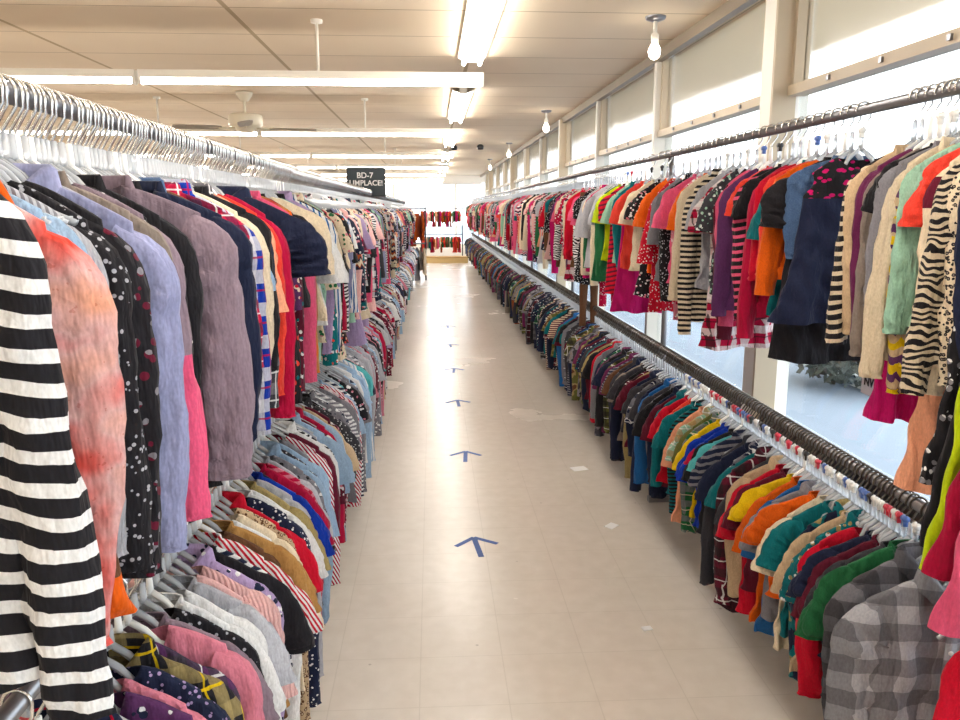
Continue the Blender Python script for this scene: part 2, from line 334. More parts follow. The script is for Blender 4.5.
def body_mesh(kind, var, N, Mr, mb, depth=1.0):
    sl, L, sh, ch, hem, col, gap = KINDS[kind]
    rnd = random.Random(hash_(kind) + var * 7)
    nk = .062; drop = .058 if sl else .075
    p1, p2, p3 = (rnd.uniform(0, 6.28) for _ in range(3)); k1 = rnd.uniform(22, 34); k2 = rnd.uniform(48, 70); A = rnd.uniform(.009, .016) * depth
    nd = rnd.uniform(.045, .09) if not gap else .16
    asym = rnd.uniform(-.012, .012)
    rings = []
    K = max(3, Mr // 5)
    for i in range(K + 1):
        s = i / K; wd = nk + (sh - nk) * s; z = Z0 - drop * (s ** 1.25); rings.append((wd, z, .012 + .006 * s, 0))
    for i in range(1, Mr + 1):
        t = i / Mr; z = Z0 - drop - (L - drop) * t
        if t < .14: q = t / .14; wd = sh + (ch - sh) * q if sl else sh + (ch - sh) * q * q - .012 * math.sin(math.pi * q)
        else: q = (t - .14) / .86; wd = ch - .012 * math.sin(q * math.pi) + (hem - ch) * q ** 1.3
        rings.append((wd, z, .018 + .006 * t, t))
    vs = []
    for wd, z, d, t in rings:
        for k in range(N):
            a = 2 * math.pi * k / N; cx = math.cos(a); sy = math.sin(a)
            x = wd * math.copysign(abs(cx) ** .8, cx); y = d * depth * math.copysign(abs(sy) ** .7, sy)
            fo = A * (.15 + t) * (math.sin(k1 * x + p1 + 1.5 * t) + .5 * math.sin(k2 * x + p2 - 2 * t)) + .35 * A * math.sin(9 * t + p3 + 14 * x) + (.45 * A * math.sin(k2 * 1.7 * x + p3 + 3 * math.sin(11 * t + p1)) + .4 * A * math.sin(31 * t + 40 * abs(x) + p2)) * (.3 + t)
            y += fo; x *= 1 + .035 * t * math.sin(7 * t + p3) ; x += asym * t
            zz = z - .008 * t * math.sin(k1 * x + p2) - .012 * t * (1 - (x / max(wd, .01)) ** 2)
            if abs(x) < nk and sy < 0: zz = min(zz, Z0 - nd * max(0, 1 - (x / nk) ** 2) ** .8)
            elif abs(x) < nk: zz = min(zz, Z0 - .012 * (1 - (x / nk) ** 2))
            vs.append((x, y, zz))
    fs = []
    for i in range(len(rings) - 1):
        for k in range(N):
            if gap and i >= 0:
                a = 2 * math.pi * (k + .5) / N
                if math.sin(a) < 0 and abs(rings[min(i+1, len(rings)-1)][0] * math.cos(a)) < gap * (.6 + .8 * i / len(rings)): continue
            fs.append((i*N+k, i*N+(k+1) % N, (i+1)*N+(k+1) % N, (i+1)*N+k))
    mb.add(vs, fs)
def hash_(s): return sum(ord(c) * (i + 3) for i, c in enumerate(s))
def sleeve_mesh(kind, var, side, N, Mr, mb, depth=1.0):
    sl, L, sh, ch, hem, col, gap = KINDS[kind]
    rnd = random.Random(hash_(kind) + var * 13 + (side > 0) * 5)
    zs = Z0 - .058
    if sl == 'long':
        sw = rnd.uniform(-.025, .035); ln = rnd.uniform(.94, 1.06)
        P = [(-.045, -.062, .066, .018), (-.008, -.085, .064, .023), (.004, -.15, .056, .025), (.010 + sw*.2, -.25, .050, .025), (.013 + sw*.5, -.36, .046, .023), (.010 + sw*.8, -.46, .042, .021), (.008 + sw, -.545 * ln, .037, .018), (.008 + sw, -.575 * ln, .035, .017)]
    elif sl == 'short':
        sw = rnd.uniform(-.01, .02)
        P = [(-.045, -.06, .064, .018), (-.008, -.075, .068, .022), (.020, -.11, .068, .025), (.034 + sw, -.16, .066, .026), (.042 + sw, -.21, .066, .026)]
    else:
        sw = rnd.uniform(-.01, .03)
        P = [(-.045, -.06, .064, .018), (-.008, -.08, .066, .022), (.010, -.13, .062, .024), (.018 + sw, -.21, .062, .025), (.024 + sw, -.29, .068, .026)]
    ph = rnd.uniform(0, 6.28); ph2 = rnd.uniform(0, 6.28)
    pts = []
    n = len(P)
    for i in range(Mr + 1):
        u = i / Mr * (n - 1); a = min(int(u), n - 2); f = u - a
        # catmull-rom
        def g(j): return P[max(0, min(n-1, j))]
        q = [.5 * (2*g(a)[c] + (g(a+1)[c]-g(a-1)[c])*f + (2*g(a-1)[c]-5*g(a)[c]+4*g(a+1)[c]-g(a+2)[c])*f*f + (3*g(a)[c]-g(a-1)[c]-3*g(a+1)[c]+g(a+2)[c])*f**3) for c in range(4)]
        pts.append(q)
    vs = []
    for i, (px, pz, rn, ry) in enumerate(pts):
        t = i / Mr; a = pts[max(0, i-1)]; b = pts[min(Mr, i+1)]
        tx, tz = b[0]-a[0], b[1]-a[1]; l = math.hypot(tx, tz) or 1; tx /= l; tz /= l
        nx, nz = -tz, tx
        wob = 1 + (.035 * math.sin(t * 17 + ph) + .03 * math.sin(t * 41 + ph2) + .015 * math.sin(t * 90 + ph)) * (1 if sl == 'long' else .4) * min(1, 4*t)
        for k in range(N):
            an = 2 * math.pi * k / N; ca, sa = math.cos(an), math.sin(an)
            cr = 1 + .12 * min(1, 3*t) * math.sin(3 * an + ph + 5 * t) + .08 * math.sin(5 * an + ph2 + 9 * t) + .05 * math.sin(2 * an + 26 * t + ph) * (.4 + .6 * abs(sa))
            o = rn * wob * ca * cr; yy = ry * depth * sa * cr * (1 + .22 * math.sin(30 * t + 2.5 * an + 2 * math.sin(9 * t + ph)) + .14 * math.sin(57 * t - 3 * an + ph2)) * (1.1 if sl != 'wide' else 1.2) + .006 * math.sin(t * 8 + ph2) * t * depth
            vs.append((side * (sh + px + nx * o), yy, zs + pz + nz * o))
    fs = []
    for i in range(Mr):
        for k in range(N):
            f = (i*N+k, i*N+(k+1) % N, (i+1)*N+(k+1) % N, (i+1)*N+k); fs.append(f if side > 0 else f[::-1])
    mb.add(vs, fs)
def collar_mesh(kind, mb, N=22):
    col = KINDS[kind][5]; nk = .064
    if col == 'fold': prof = [(0, -.012, 0), (.0, .018, .003), (.004, .03, .008), (.012, .022, .016), (.020, -.022, .024)]
    elif col == 'hood': prof = [(-.004, -.01, 0), (.0, .015, .012), (.014, .03, .03), (.028, .012, .042), (.024, -.035, .045), (.01, -.06, .034)]
    elif col == 'lapel': prof = [(0, -.008, 0), (.002, .018, .004), (.01, .02, .012), (.018, -.012, .02)]
    else: prof = [(-.003, .008, -.001), (.002, .010, .002), (.006, -.008, .006), (.004, -.012, .003)]
    vs = []
    n = N
    for i in range(n + 1):
        a = -math.pi / 2 + 2 * math.pi * (i / n) + .001
        cx, sy = math.cos(a), math.sin(a)
        fr = max(0, -sy)
        nd = .06 if col in ('fold', 'band', 'hood') else .17
        for r, z, yy in prof:
            x = (nk + r) * cx * (1 - (.2 * fr if col == 'fold' else 0)); 
            if col == 'lapel' and fr > 0: x = (nk + r * (1 + fr)) * cx + math.copysign(.016 * fr, cx)
            y = (.014 + yy) * sy
            vs.append((x, y, Z0 + z - nd * fr ** 2.2))
    m = len(prof); fs = [(i*m+j, i*m+j+1, (i+1)*m+j+1, (i+1)*m+j) for i in range(n) for j in range(m - 1)]
    mb.add(vs, fs)
CACHE = {}
def gmesh(kind, part, var, lod):
    key = (kind, part, var, lod)
    if key in CACHE: return CACHE[key]
    N, Mr, n2, m2 = {0: (72, 40, 20, 30), 1: (40, 20, 14, 16), 2: (20, 9, 8, 8), 3: (10, 5, 6, 4)}[lod]
    mb = MB(); sl = KINDS[kind][0]
    if part in ('body', 'all'): body_mesh(kind, var, N, Mr, mb)
    if part == 'all' and sl:
        for s in (-1, 1): sleeve_mesh(kind, var, s, n2, m2, mb)
    if part == 'all' and lod <= 2 and KINDS[kind][5]: collar_mesh(kind, mb, 12)
    if part == 'sleeve_a': sleeve_mesh(kind, var, 1, n2, m2, mb)
    if part == 'sleeve_b': sleeve_mesh(kind, var, -1, n2, m2, mb)
    if part == 'collar': collar_mesh(kind, mb)
    if part == 'placket':
        L = KINDS[kind][1]; pts = []
        mb.box(-.011, .011, -.029, -.024, Z0 - L * (.42 if kind == 'polo_shirt' else .97), Z0 - .062)
    if part == 'button':
        mb.lathe([(0, .0), (.0045, 0), (.0055, .001), (.0055, .002), (0, .0025)], n=10)
        mb.v = [(x, -z - .029, y) for x, y, z in mb.v]
    if part == 'cuff':
        for s in (1,):
            pass
    if lod == 3: CACHE[key] = mb; return mb
    me = mb.mesh(kind + '_' + part, M['white']); CACHE[key] = me; return me
def oslot(o, m):
    o.material_slots[0].link = 'OBJECT'; o.material_slots[0].material = m
COLLAR_C = {}
def make_garment(kind, spec, loc, yaw, roll, scale, var, lod, label, group, cat):
    if kind in ('trousers',): return make_trousers(spec, loc, yaw, scale, label, group)
    m = fabric(spec)
    if lod == 2:
        o = bpy.data.objects.new(kind, gmesh(kind, 'all', var, 2)); C.objects.link(o); oslot(o, m)
        o.location = loc; o.rotation_euler = (0, roll, yaw); o.scale = scale
        return tag(o, label, cat, group)
    r = empty(kind, loc); r.rotation_euler = (0, roll, yaw); r.scale = scale; tag(r, label, cat, group)
    def p(name, part, mm=m, z=None):
        o = bpy.data.objects.new(name, gmesh(kind, part, var if part not in ('collar', 'placket', 'button') else 0, lod if part not in ('collar', 'placket', 'button') else 0)); C.objects.link(o); oslot(o, mm); o.parent = r
        if z is not None: o.location = (0, 0, z)
        return o
    p('body', 'body')
    sl, L, sh, ch, hem, col, gap = KINDS[kind]
    if sl: p('sleeve', 'sleeve_a'); p('sleeve', 'sleeve_b')
    if col: p('hood' if col == 'hood' else 'collar', 'collar')
    if kind in ('button_shirt', 'polo_shirt'):
        p('placket', 'placket')
        for q in range(6 if kind == 'button_shirt' else 3):
            p('button', 'button', M['whiteplastic'] if hue(spec) not in ('white', 'cream') else M['blackplastic'], Z0 - .085 - q * (.088 if kind == 'button_shirt' else .045))
    return r
def make_trousers(spec, loc, yaw, scale, label, group):
    if 'tr' not in CACHE:
        mb = MB()
        for s in (-1, 1):
            N, K = 16, 16; vs = []
            for i in range(K + 1):
                t = i / K; cx = s * (.035 + .012 * t); rx = .05 - .022 * t
                for k in range(N):
                    a = 2*math.pi*k/N; vs.append((cx + rx * math.cos(a) * (1 + .05*math.sin(t*21+s)), .02 * math.sin(a) + .004 * math.sin(t * 9), -.10 - .72 * t))
            mb.add(vs, [(i*N+k, i*N+(k+1) % N, (i+1)*N+(k+1) % N, (i+1)*N+k) for i in range(K) for k in range(N)])
        mb.box(-.088, .088, -.021, .021, -.125, -.095)
        CACHE['tr'] = mb.mesh('leggings', M['white'])
    o = bpy.data.objects.new('leggings', CACHE['tr']); C.objects.link(o); oslot(o, fabric(spec)); o.location = loc; o.rotation_euler = (0, 0, yaw); o.scale = scale
    return tag(o, label, 'leggings', group)
# ------------------------------------------------------------------ hangers
def hook_path(n=12, zt=-.052):
    r = .0215; pts = []
    for i in range(n + 1):
        a = R(200 - 215 * i / n); pts.append((r * math.cos(a), 0, .0 + r * math.sin(a) + .0))
    pts += [(r * .95, 0, -.020), (.009, 0, -.038), (0, 0, -.052), (0, 0, zt - .008)]
    return pts
def hanger_body(mb, hw=.135, lod=0, dz=0.0):
    n = 6 if lod == 0 else 4
    mb.tube([(0, 0, -.056), (0, 0, -.08), (0, 0, -.088 + dz)], [.006, .0075, .008], n)
    L = [(0, 0, -.082 + dz), (.03, 0, -.104 + dz)] + [(hw * t, 0, -.118 + dz - .050 * t ** 1.25) for t in (.4, .6, .8, .95, 1.0)]
    for s in (-1, 1):
        mb.tube([(s * x, y, z) for x, y, z in L], [.007, .0065, .0055, .005, .005, .005, .005], n)
        mb.tube([(s * .012, 0, -.094 + dz), (s * .035, 0, -.118 + dz)], .0035, n)
    mb.tube([(-hw * .97, 0, -.162 + dz), (hw * .97, 0, -.162 + dz)], .0035, n)
HM = {}
mb = MB(); mb.tube(hook_path(), .0029, 6); HM['hook'] = mb.mesh('hook', M['chrome'])
mb = MB(); hanger_body(mb, .135, 0, -.012); HM['body'] = mb.mesh('hanger_body', M['clear'])
mb = MB(); hanger_body(mb, .105, 0, -.024); HM['kbody'] = mb.mesh('hanger_body', M['clear'])
mb = MB(); mb.tube([(.0, -.009, -.056), (0, .009, -.056)], .009, 10); mb.box(-.006, .006, -.007, .007, -.076, -.056); HM['clip'] = mb.mesh('size_clip', M['red'])
def make_hanger(loc, yaw, child, hookm, bodym, clip, label, group):
    r = empty('hanger', loc); r.rotation_euler = (0, 0, yaw); tag(r, label, 'hanger', group)
    for nm, me, mm in (('hook', HM['hook'], hookm), ('hanger_body', HM['kbody' if child else 'body'], bodym)):
        o = bpy.data.objects.new(nm, me); C.objects.link(o); oslot(o, mm); o.parent = r
    if clip:
        o = bpy.data.objects.new('size_clip', HM['clip']); C.objects.link(o); oslot(o, clip); o.parent = r
    return r

# ------------------------------------------------------------------ rows
LU = """long_sleeve_top|stripe:black:white|y=.86,w=1.12,l=1.27,dx=-.03
blouse|tiedye:coral:blush:peach|y=.93,w=1.14,l=1.06,dx=-.005,k=long
camisole|spots:orange:brown|y=.965,l=1.22,w=1.12,dx=.05
button_shirt|solid:sky|y=1.015,w=.84,l=.75
camisole|solid:red|y=1.035,w=1.1,l=.95
long_sleeve_top|rib:silver|y=1.055,l=.9,w=.9
long_sleeve_top|dots:black:silver|y=1.09,l=1.0,w=.98
blouse|floral:black:maroon:grey|y=1.12,k=long
button_shirt|solid:lavender|y=1.165,w=1.16,l=1.0
long_sleeve_top|solid:silver|y=1.20,w=.95
cardigan|solid:taupe|y=1.235,l=.92,w=1.02
long_sleeve_top|dipped:mauve:pink|y=1.275,w=1.06,l=1.0
long_sleeve_top|dots:black:white|y=1.31,w=.98
cardigan|solid:black|y=1.35,w=1.02
jacket|solid:mauve|y=1.405,w=1.12,l=1.0,dx=.02
long_sleeve_top|solid:black|y=1.44,w=.98
long_sleeve_top|solid:charcoal|y=1.47
blouse|dots:black:grey|y=1.505
jacket|solid:black|y=1.545,w=1.05,l=.9
jacket|solid:navy|y=1.60,w=1.12,l=.95,dx=.015
button_shirt|denim:denim|y=1.645,w=1.05,l=.95
blouse|leopard:brown:black:tan|y=1.685,k=long
long_sleeve_top|solid:brown|y=1.715
button_shirt|plaid:crimson:navy:white|y=1.755,w=1.02,l=.72
button_shirt|plaid:royal:white:crimson|y=1.805,w=1.08
blouse|floral:black:tan:cream|y=1.84,k=long
long_sleeve_top|solid:cream|y=1.88,w=1.08
t_shirt|solid:sky|y=1.925,w=.95
cardigan|solid:black|y=1.965,w=1.05,l=.82
button_shirt|plaid:charcoal:grey:white|y=2.005
long_sleeve_top|solid:navy|y=2.045,w=1.02
blouse|solid:peach|y=2.085
long_sleeve_top|solid:coral|y=2.12,w=1.04
long_sleeve_top|solid:crimson|y=2.16,l=1.06,w=1.06
polo_shirt|solid:navy|y=2.235,w=1.3,l=.92,dx=.03
camisole|solid:sky|y=2.28,l=1.15,w=1.2
blouse|floral:black:coral:teal|y=2.32,k=long
blouse|floral:purple:cream:red|y=2.36
long_sleeve_top|floral:maroon:white:teal|y=2.40,w=1.02
blouse|bloom:black:crimson:cream|y=2.44
camisole|solid:royal|y=2.49,l=1.2,w=1.15
long_sleeve_top|solid:pink|y=2.53,w=1.08,l=1.0
cardigan|solid:pink|y=2.57
long_sleeve_top|tiedye:orange:tan:crimson|y=2.61,l=.98
t_shirt|solid:black|y=2.66
blouse|solid:cream|y=2.75,w=1.25,l=.8
blouse|solid:white|y=2.80,w=1.3,l=.85,dx=.02
blouse|floral:mint:cream:olive|y=2.86
blouse|floral:cream:green:rose|y=2.92,w=1.1
long_sleeve_top|solid:mint|y=2.97
cardigan|solid:black|y=3.02
blouse|floral:lavender:navy:white|y=3.07,w=1.08
button_shirt|solid:lilac|y=3.12"""
LL = """t_shirt|floral:navy:plum:white|y=1.07
long_sleeve_top|solid:navy|y=1.12
long_sleeve_top|floral:navy:purple:grey|y=1.17
button_shirt|plaid:navy:white:red|y=1.215
long_sleeve_top|floral:purple:navy:white|y=1.26,w=1.05
t_shirt|cable:rose|y=1.305,w=1.0
long_sleeve_top|dots:navy:lilac|y=1.345,w=1.02
button_shirt|plaid:black:khaki:yellow|y=1.39,w=1.0
blouse|plaid:purple:charcoal:white|y=1.43
t_shirt|solid:rose|y=1.475,w=1.04
t_shirt|solid:mauve|y=1.515,w=1.04
blouse|dots:black:silver|y=1.56,w=1.05
t_shirt|solid:white|y=1.60,w=1.0
blouse|graphic:white:black|y=1.64,w=1.05
t_shirt|graphic:silver:black|y=1.68
t_shirt|solid:blush|y=1.715
blouse|rib:blush|y=1.755,w=1.05
button_shirt|floral:lilac:navy:white|y=1.80,w=1.02
t_shirt|solid:black|y=1.84,w=1.05
blouse|finestripe:white:navy|y=1.875
t_shirt|candy:red:white|y=1.92,w=1.06
blouse|solid:brown|y=1.96
t_shirt|solid:tan|y=2.0,w=1.06
t_shirt|solid:white|y=2.04
blouse|solid:cream|y=2.08,w=1.03
t_shirt|leopard:beige:brown:cream|y=2.12
polo_shirt|solid:red|y=2.16,w=1.02
t_shirt|dots:navy:white|y=2.205,w=1.03
t_shirt|solid:white|y=2.24,w=1.04
blouse|graphic:white:navy|y=2.28
t_shirt|solid:khaki|y=2.32,w=1.05
t_shirt|solid:silver|y=2.36
t_shirt|solid:royal|y=2.40,w=1.06
blouse|bloom:navy:white:sky|y=2.44,w=1.04
t_shirt|solid:crimson|y=2.49,w=1.06
t_shirt|finestripe:crimson:rose|y=2.53,w=1.04
t_shirt|solid:silver|y=2.57
blouse|floral:grey:black:white|y=2.61
button_shirt|solid:sky|y=2.66,w=1.05
t_shirt|dots:charcoal:white|y=2.70
blouse|solid:sky|y=2.75,w=1.05"""
RU = """dress|solid:pink|y=1.27,w=1.0,l=1.22,dx=-.0
dress|stripe:black:white|y=1.31,w=.98,l=1.2,dx=-.0
dress|solid:crimson|y=1.345,w=.95,l=1.12,dx=-.0
dress|solid:lime|y=1.38,w=.98,l=1.12,dx=-.0
dress|solid:black|y=1.42,w=.92,l=1.08,dx=-.0
dress|floral:black:white:grey|y=1.47,w=.9,l=.92
long_sleeve_top|solid:navy|y=1.56,l=.95
long_sleeve_top|leopard:cream:black:taupe|y=1.60,l=.9,w=1.0
blouse|zebra:black:cream|y=1.64,w=1.0,k=long,l=.95
long_sleeve_top|block:cream:maroon|y=1.68,w=1.05,l=.95
blouse|solid:coral|y=1.73,w=.95,l=.6
dress|solid:peach|y=1.76,w=.9,l=1.12
long_sleeve_top|solid:mint|y=1.80,l=.8
long_sleeve_top|aztec:beige:purple:yellow|y=1.84,w=1.0,l=1.0
cardigan|solid:cream|y=1.89,l=.95
jacket|solid:grey|y=1.93,w=1.02,l=.7
t_shirt|solid:black|y=1.96,w=1.0,l=.7
dress|solid:magenta|y=1.99,w=.7,l=.95
long_sleeve_top|solid:taupe|y=2.03,l=.95
long_sleeve_top|solid:plum|y=2.08,l=.85,w=1.0
cardigan|solid:beige|y=2.13,l=.88
long_sleeve_top|stripe:black:cream|y=2.17,l=.86
dress|yoke:navy:black:magenta|y=2.42,w=1.25,l=.68
jacket|denim:denim|y=2.47,w=.95,l=.55
long_sleeve_top|solid:orange|y=2.56,w=1.05,l=.72,c=1
long_sleeve_top|solid:coral|y=2.61,w=1.05,l=.66,c=1
tunic_dress|solid:black|y=2.505,w=1.2,l=.86
t_shirt|solid:teal|y=2.67,l=1.05
long_sleeve_top|solid:red|y=2.72,w=1.0,l=.7
long_sleeve_top|solid:crimson|y=2.78,c=1
t_shirt|solid:black|y=2.83,w=.95,l=.75
long_sleeve_top|stripe:black:pink|y=2.88,c=1,l=.9
t_shirt|solid:coral|y=2.93,w=.98,l=.72
blouse|solid:purple|y=3.0,c=1,k=long
long_sleeve_top|solid:pink|y=3.06,c=1
long_sleeve_top|solid:maroon|y=3.12,c=1,l=1.1
t_shirt|floral:charcoal:mint:white|y=3.2,c=1,l=1.0
tunic_dress|plaid:crimson:white:black|y=3.27,c=1,l=1.0
t_shirt|solid:silver|y=3.34,c=1
cardigan|finestripe:black:cream|y=3.4,c=1,l=1.15
long_sleeve_top|graphic:cream:rust|y=3.48,c=1
t_shirt|solid:orange|y=3.53,c=1,w=1.1
blouse|floral:rose:white:crimson|y=3.6,c=1,k=long,l=1.1
t_shirt|solid:pink|y=3.66,c=1,w=1.15
cardigan|dots:black:silver|y=3.75,c=1,l=1.05
blouse|graphic:grey:black|y=3.85,c=1,w=1.1
blouse|dots:red:white|y=3.95,c=1,l=1.35
trousers|dots:crimson:white|y=5.5,l=1.0
t_shirt|solid:orange|y=4.1,c=1
tunic_dress|floral:black:white:rose|y=4.2,c=1,l=.85
t_shirt|solid:cream|y=4.3,c=1
trousers|solid:brown|y=5.95,l=1.22,dx=-.05
t_shirt|solid:coral|y=4.5,c=1,w=1.1
dress|solid:magenta|y=4.62,c=1,l=1.05
cardigan|solid:teal|y=4.72,c=1
t_shirt|solid:mint|y=4.82,c=1
tunic_dress|stripe:red:maroon|y=4.95,c=1,l=.95
t_shirt|solid:lime|y=5.05,c=1,w=1.1
long_sleeve_top|solid:green|y=5.12,c=1"""
RL = """button_shirt|solid:red|y=1.45,w=.9,l=.75,dx=.05
button_shirt|check:silver:charcoal|y=1.66,w=1.15,l=1.0,dx=-.02
button_shirt|check:grey:black|y=1.78,w=1.08,l=1.0,dx=-.01
t_shirt|solid:green|y=1.85,w=1.0,l=.95
t_shirt|solid:charcoal|y=1.90,c=1,w=1.15,l=1.0
t_shirt|solid:maroon|y=1.945,c=1,w=1.15,l=1.1
t_shirt|solid:navy|y=1.98,c=1,w=1.18,l=.85
long_sleeve_top|solid:red|y=2.02,c=1,w=1.12
polo_shirt|floral:teal:khaki:white|y=2.065,c=1,w=1.1,l=1.2
t_shirt|solid:beige|y=2.11,c=1,w=1.15,l=1.2
button_shirt|camo:navy:teal:khaki|y=2.155,c=1,w=1.0,l=1.15
t_shirt|graphic:teal:white|y=2.20,c=1,w=1.12
t_shirt|solid:cream|y=2.24,c=1,w=1.12,l=1.15
t_shirt|solid:orange|y=2.285,c=1,w=1.12,l=.8
polo_shirt|solid:grey|y=2.33,c=1,w=1.16
t_shirt|solid:blue|y=2.375,c=1,l=1.25
t_shirt|solid:orange|y=2.42,c=1,w=1.14,l=1.2
t_shirt|solid:yellow|y=2.46,c=1,w=1.1,l=.7
t_shirt|solid:maroon|y=2.50,c=1,w=1.05
t_shirt|solid:red|y=2.54,c=1,w=1.05,l=1.25
button_shirt|solid:beige|y=2.59,c=1,w=1.15
t_shirt|solid:charcoal|y=2.63,c=1,l=1.15
button_shirt|plaid:maroon:black:white|y=2.68,c=1,w=1.12,l=1.2
t_shirt|solid:teal|y=2.72,c=1
hooded_sweatshirt|plaid:navy:grey:white|y=2.77,c=1
t_shirt|solid:navy|y=2.82,c=1,w=1.16
jacket|solid:charcoal|y=2.87,c=1,l=1.2
polo_shirt|stripe:navy:grey|y=2.92,c=1
t_shirt|solid:aqua|y=2.96,c=1,w=1.04,l=.7
t_shirt|solid:black|y=3.0,c=1
t_shirt|block:royal:crimson|y=3.05,c=1,w=1.12
t_shirt|solid:royal|y=3.1,c=1,w=1.1
t_shirt|solid:yellow|y=3.15,c=1
button_shirt|plaid:green:grey:cream|y=3.2,c=1
t_shirt|solid:olive|y=3.25,c=1,l=1.0
polo_shirt|plaid:mint:tan:white|y=3.3,c=1
t_shirt|solid:peach|y=3.36,c=1,l=1.25
button_shirt|finestripe:teal:black|y=3.42,c=1
t_shirt|solid:teal|y=3.47,c=1
t_shirt|solid:coral|y=3.53,c=1
t_shirt|solid:red|y=3.58,c=1"""
PAL = {
 'LU': "solid:black solid:cream floral:black:rose:cream solid:navy floral:navy:rose:white solid:peach floral:black:coral:cream solid:lilac plaid:crimson:navy:white solid:white solid:pink floral:purple:cream:rose dots:navy:white solid:grey bloom:black:crimson:cream solid:black solid:mint floral:cream:green:rose leopard:tan:black:brown stripe:navy:white solid:charcoal solid:lavender bloom:cream:coral:green aztec:rust:navy:cream floral:mint:white:green solid:crimson plaid:navy:white:red dots:black:white solid:blush floral:teal:white:coral pinstripe:white:blue zebra:white:charcoal".split(),
 'LL': "solid:white solid:sky floral:white:navy:grey solid:grey solid:crimson finestripe:navy:white solid:navy floral:grey:white:navy solid:maroon floral:maroon:white:rose solid:silver plaid:sky:white:navy solid:lilac solid:black floral:sky:navy:white plaid:crimson:white:navy solid:beige solid:aqua solid:rose dots:charcoal:white finestripe:white:grey solid:white pinstripe:white:sky candy:crimson:white floral:black:white:rose graphic:sky:navy solid:red camo:white:silver:lavender zebra:white:black".split(),
 'RU': "solid:pink floral:crimson:white:pink solid:coral solid:crimson dots:black:white solid:rose solid:red solid:magenta floral:grey:black:white solid:black solid:teal plaid:crimson:white:black solid:cream floral:rose:white:crimson solid:purple solid:mint stripe:pink:white solid:silver floral:navy:white:rose graphic:cream:crimson solid:green solid:peach floral:charcoal:rose:white dots:red:white solid:blush floral:blush:crimson:green solid:taupe aztec:rose:white:navy solid:maroon graphic:pink:white solid:brown zebra:white:black".split(),
 'RL': "solid:black solid:navy solid:charcoal plaid:navy:grey:white solid:maroon solid:olive solid:grey solid:teal plaid:maroon:black:white solid:brown finestripe:navy:grey graphic:black:white solid:navy plaid:charcoal:silver:white solid:rust camo:olive:khaki:brown finestripe:black:grey solid:black graphic:charcoal:cream solid:khaki plaid:olive:black:white solid:red graphic:navy:white solid:blue solid:charcoal solid:plum finestripe:maroon:cream floral:navy:white:teal solid:taupe plaid:green:navy:white camo:charcoal:grey:taupe graphic:navy:orange solid:maroon check:grey:black".split()}
KW = {'LU': ['long_sleeve_top']*3 + ['blouse']*3 + ['cardigan', 'button_shirt', 'jacket', 't_shirt', 'tunic_dress'],
      'LL': ['long_sleeve_top']*4 + ['t_shirt']*2 + ['blouse']*2 + ['button_shirt', 'polo_shirt', 'long_sleeve_top'],
      'RU': ['long_sleeve_top']*3 + ['t_shirt']*2 + ['cardigan', 'blouse', 'tunic_dress', 'tunic_dress', 'dress'],
      'RL': ['t_shirt']*4 + ['polo_shirt', 'button_shirt', 'button_shirt', 'long_sleeve_top', 'hooded_sweatshirt']}
NAMEC = {'long_sleeve_top': ('long-sleeved top', 'top'), 'button_shirt': ('button shirt', 'shirt'), 'cardigan': ('open cardigan', 'cardigan'), 'jacket': ('jacket', 'jacket'), 't_shirt': ('T-shirt', 't-shirt'),
         'polo_shirt': ('polo shirt', 'shirt'), 'blouse': ('blouse', 'blouse'), 'camisole': ('sleeveless top', 'top'), 'dress': ('sleeveless dress', 'dress'), 'tunic_dress': ('short-sleeved dress', 'dress'),
         'hooded_sweatshirt': ('hooded sweatshirt', 'sweatshirt'), 'vest': ('vest', 'vest'), 'trousers': ('leggings', 'leggings')}
ROWS = {  # x, z rail, end y, pitch near, individual until, child, place phrase, hangers individual
 'LU': (-.60, 1.812, 18.2, .037, 9.0, 0, 'upper rail opposite windows', 62, LU, 2.8),
 'LL': (-.60, .955, 18.2, .043, 9.0, 0, 'lower rail opposite windows', 42, LL, 2.8),
 'RU': (1.22, 1.925, 25.0, .062, 11.5, 1, 'upper rail by windows', 58, RU, 5.2),
 'RL': (1.22, .914, 25.0, .047, 10.5, 1, 'lower rail by windows', 44, RL, 4.2)}
GROUPS = {'LU': 'women\'s tops on the upper rail opposite the windows', 'LL': 'women\'s tops on the lower rail opposite the windows', 'RU': 'girls\' clothes on the upper rail by the windows', 'RL': 'boys\' shirts on the lower rail by the windows'}
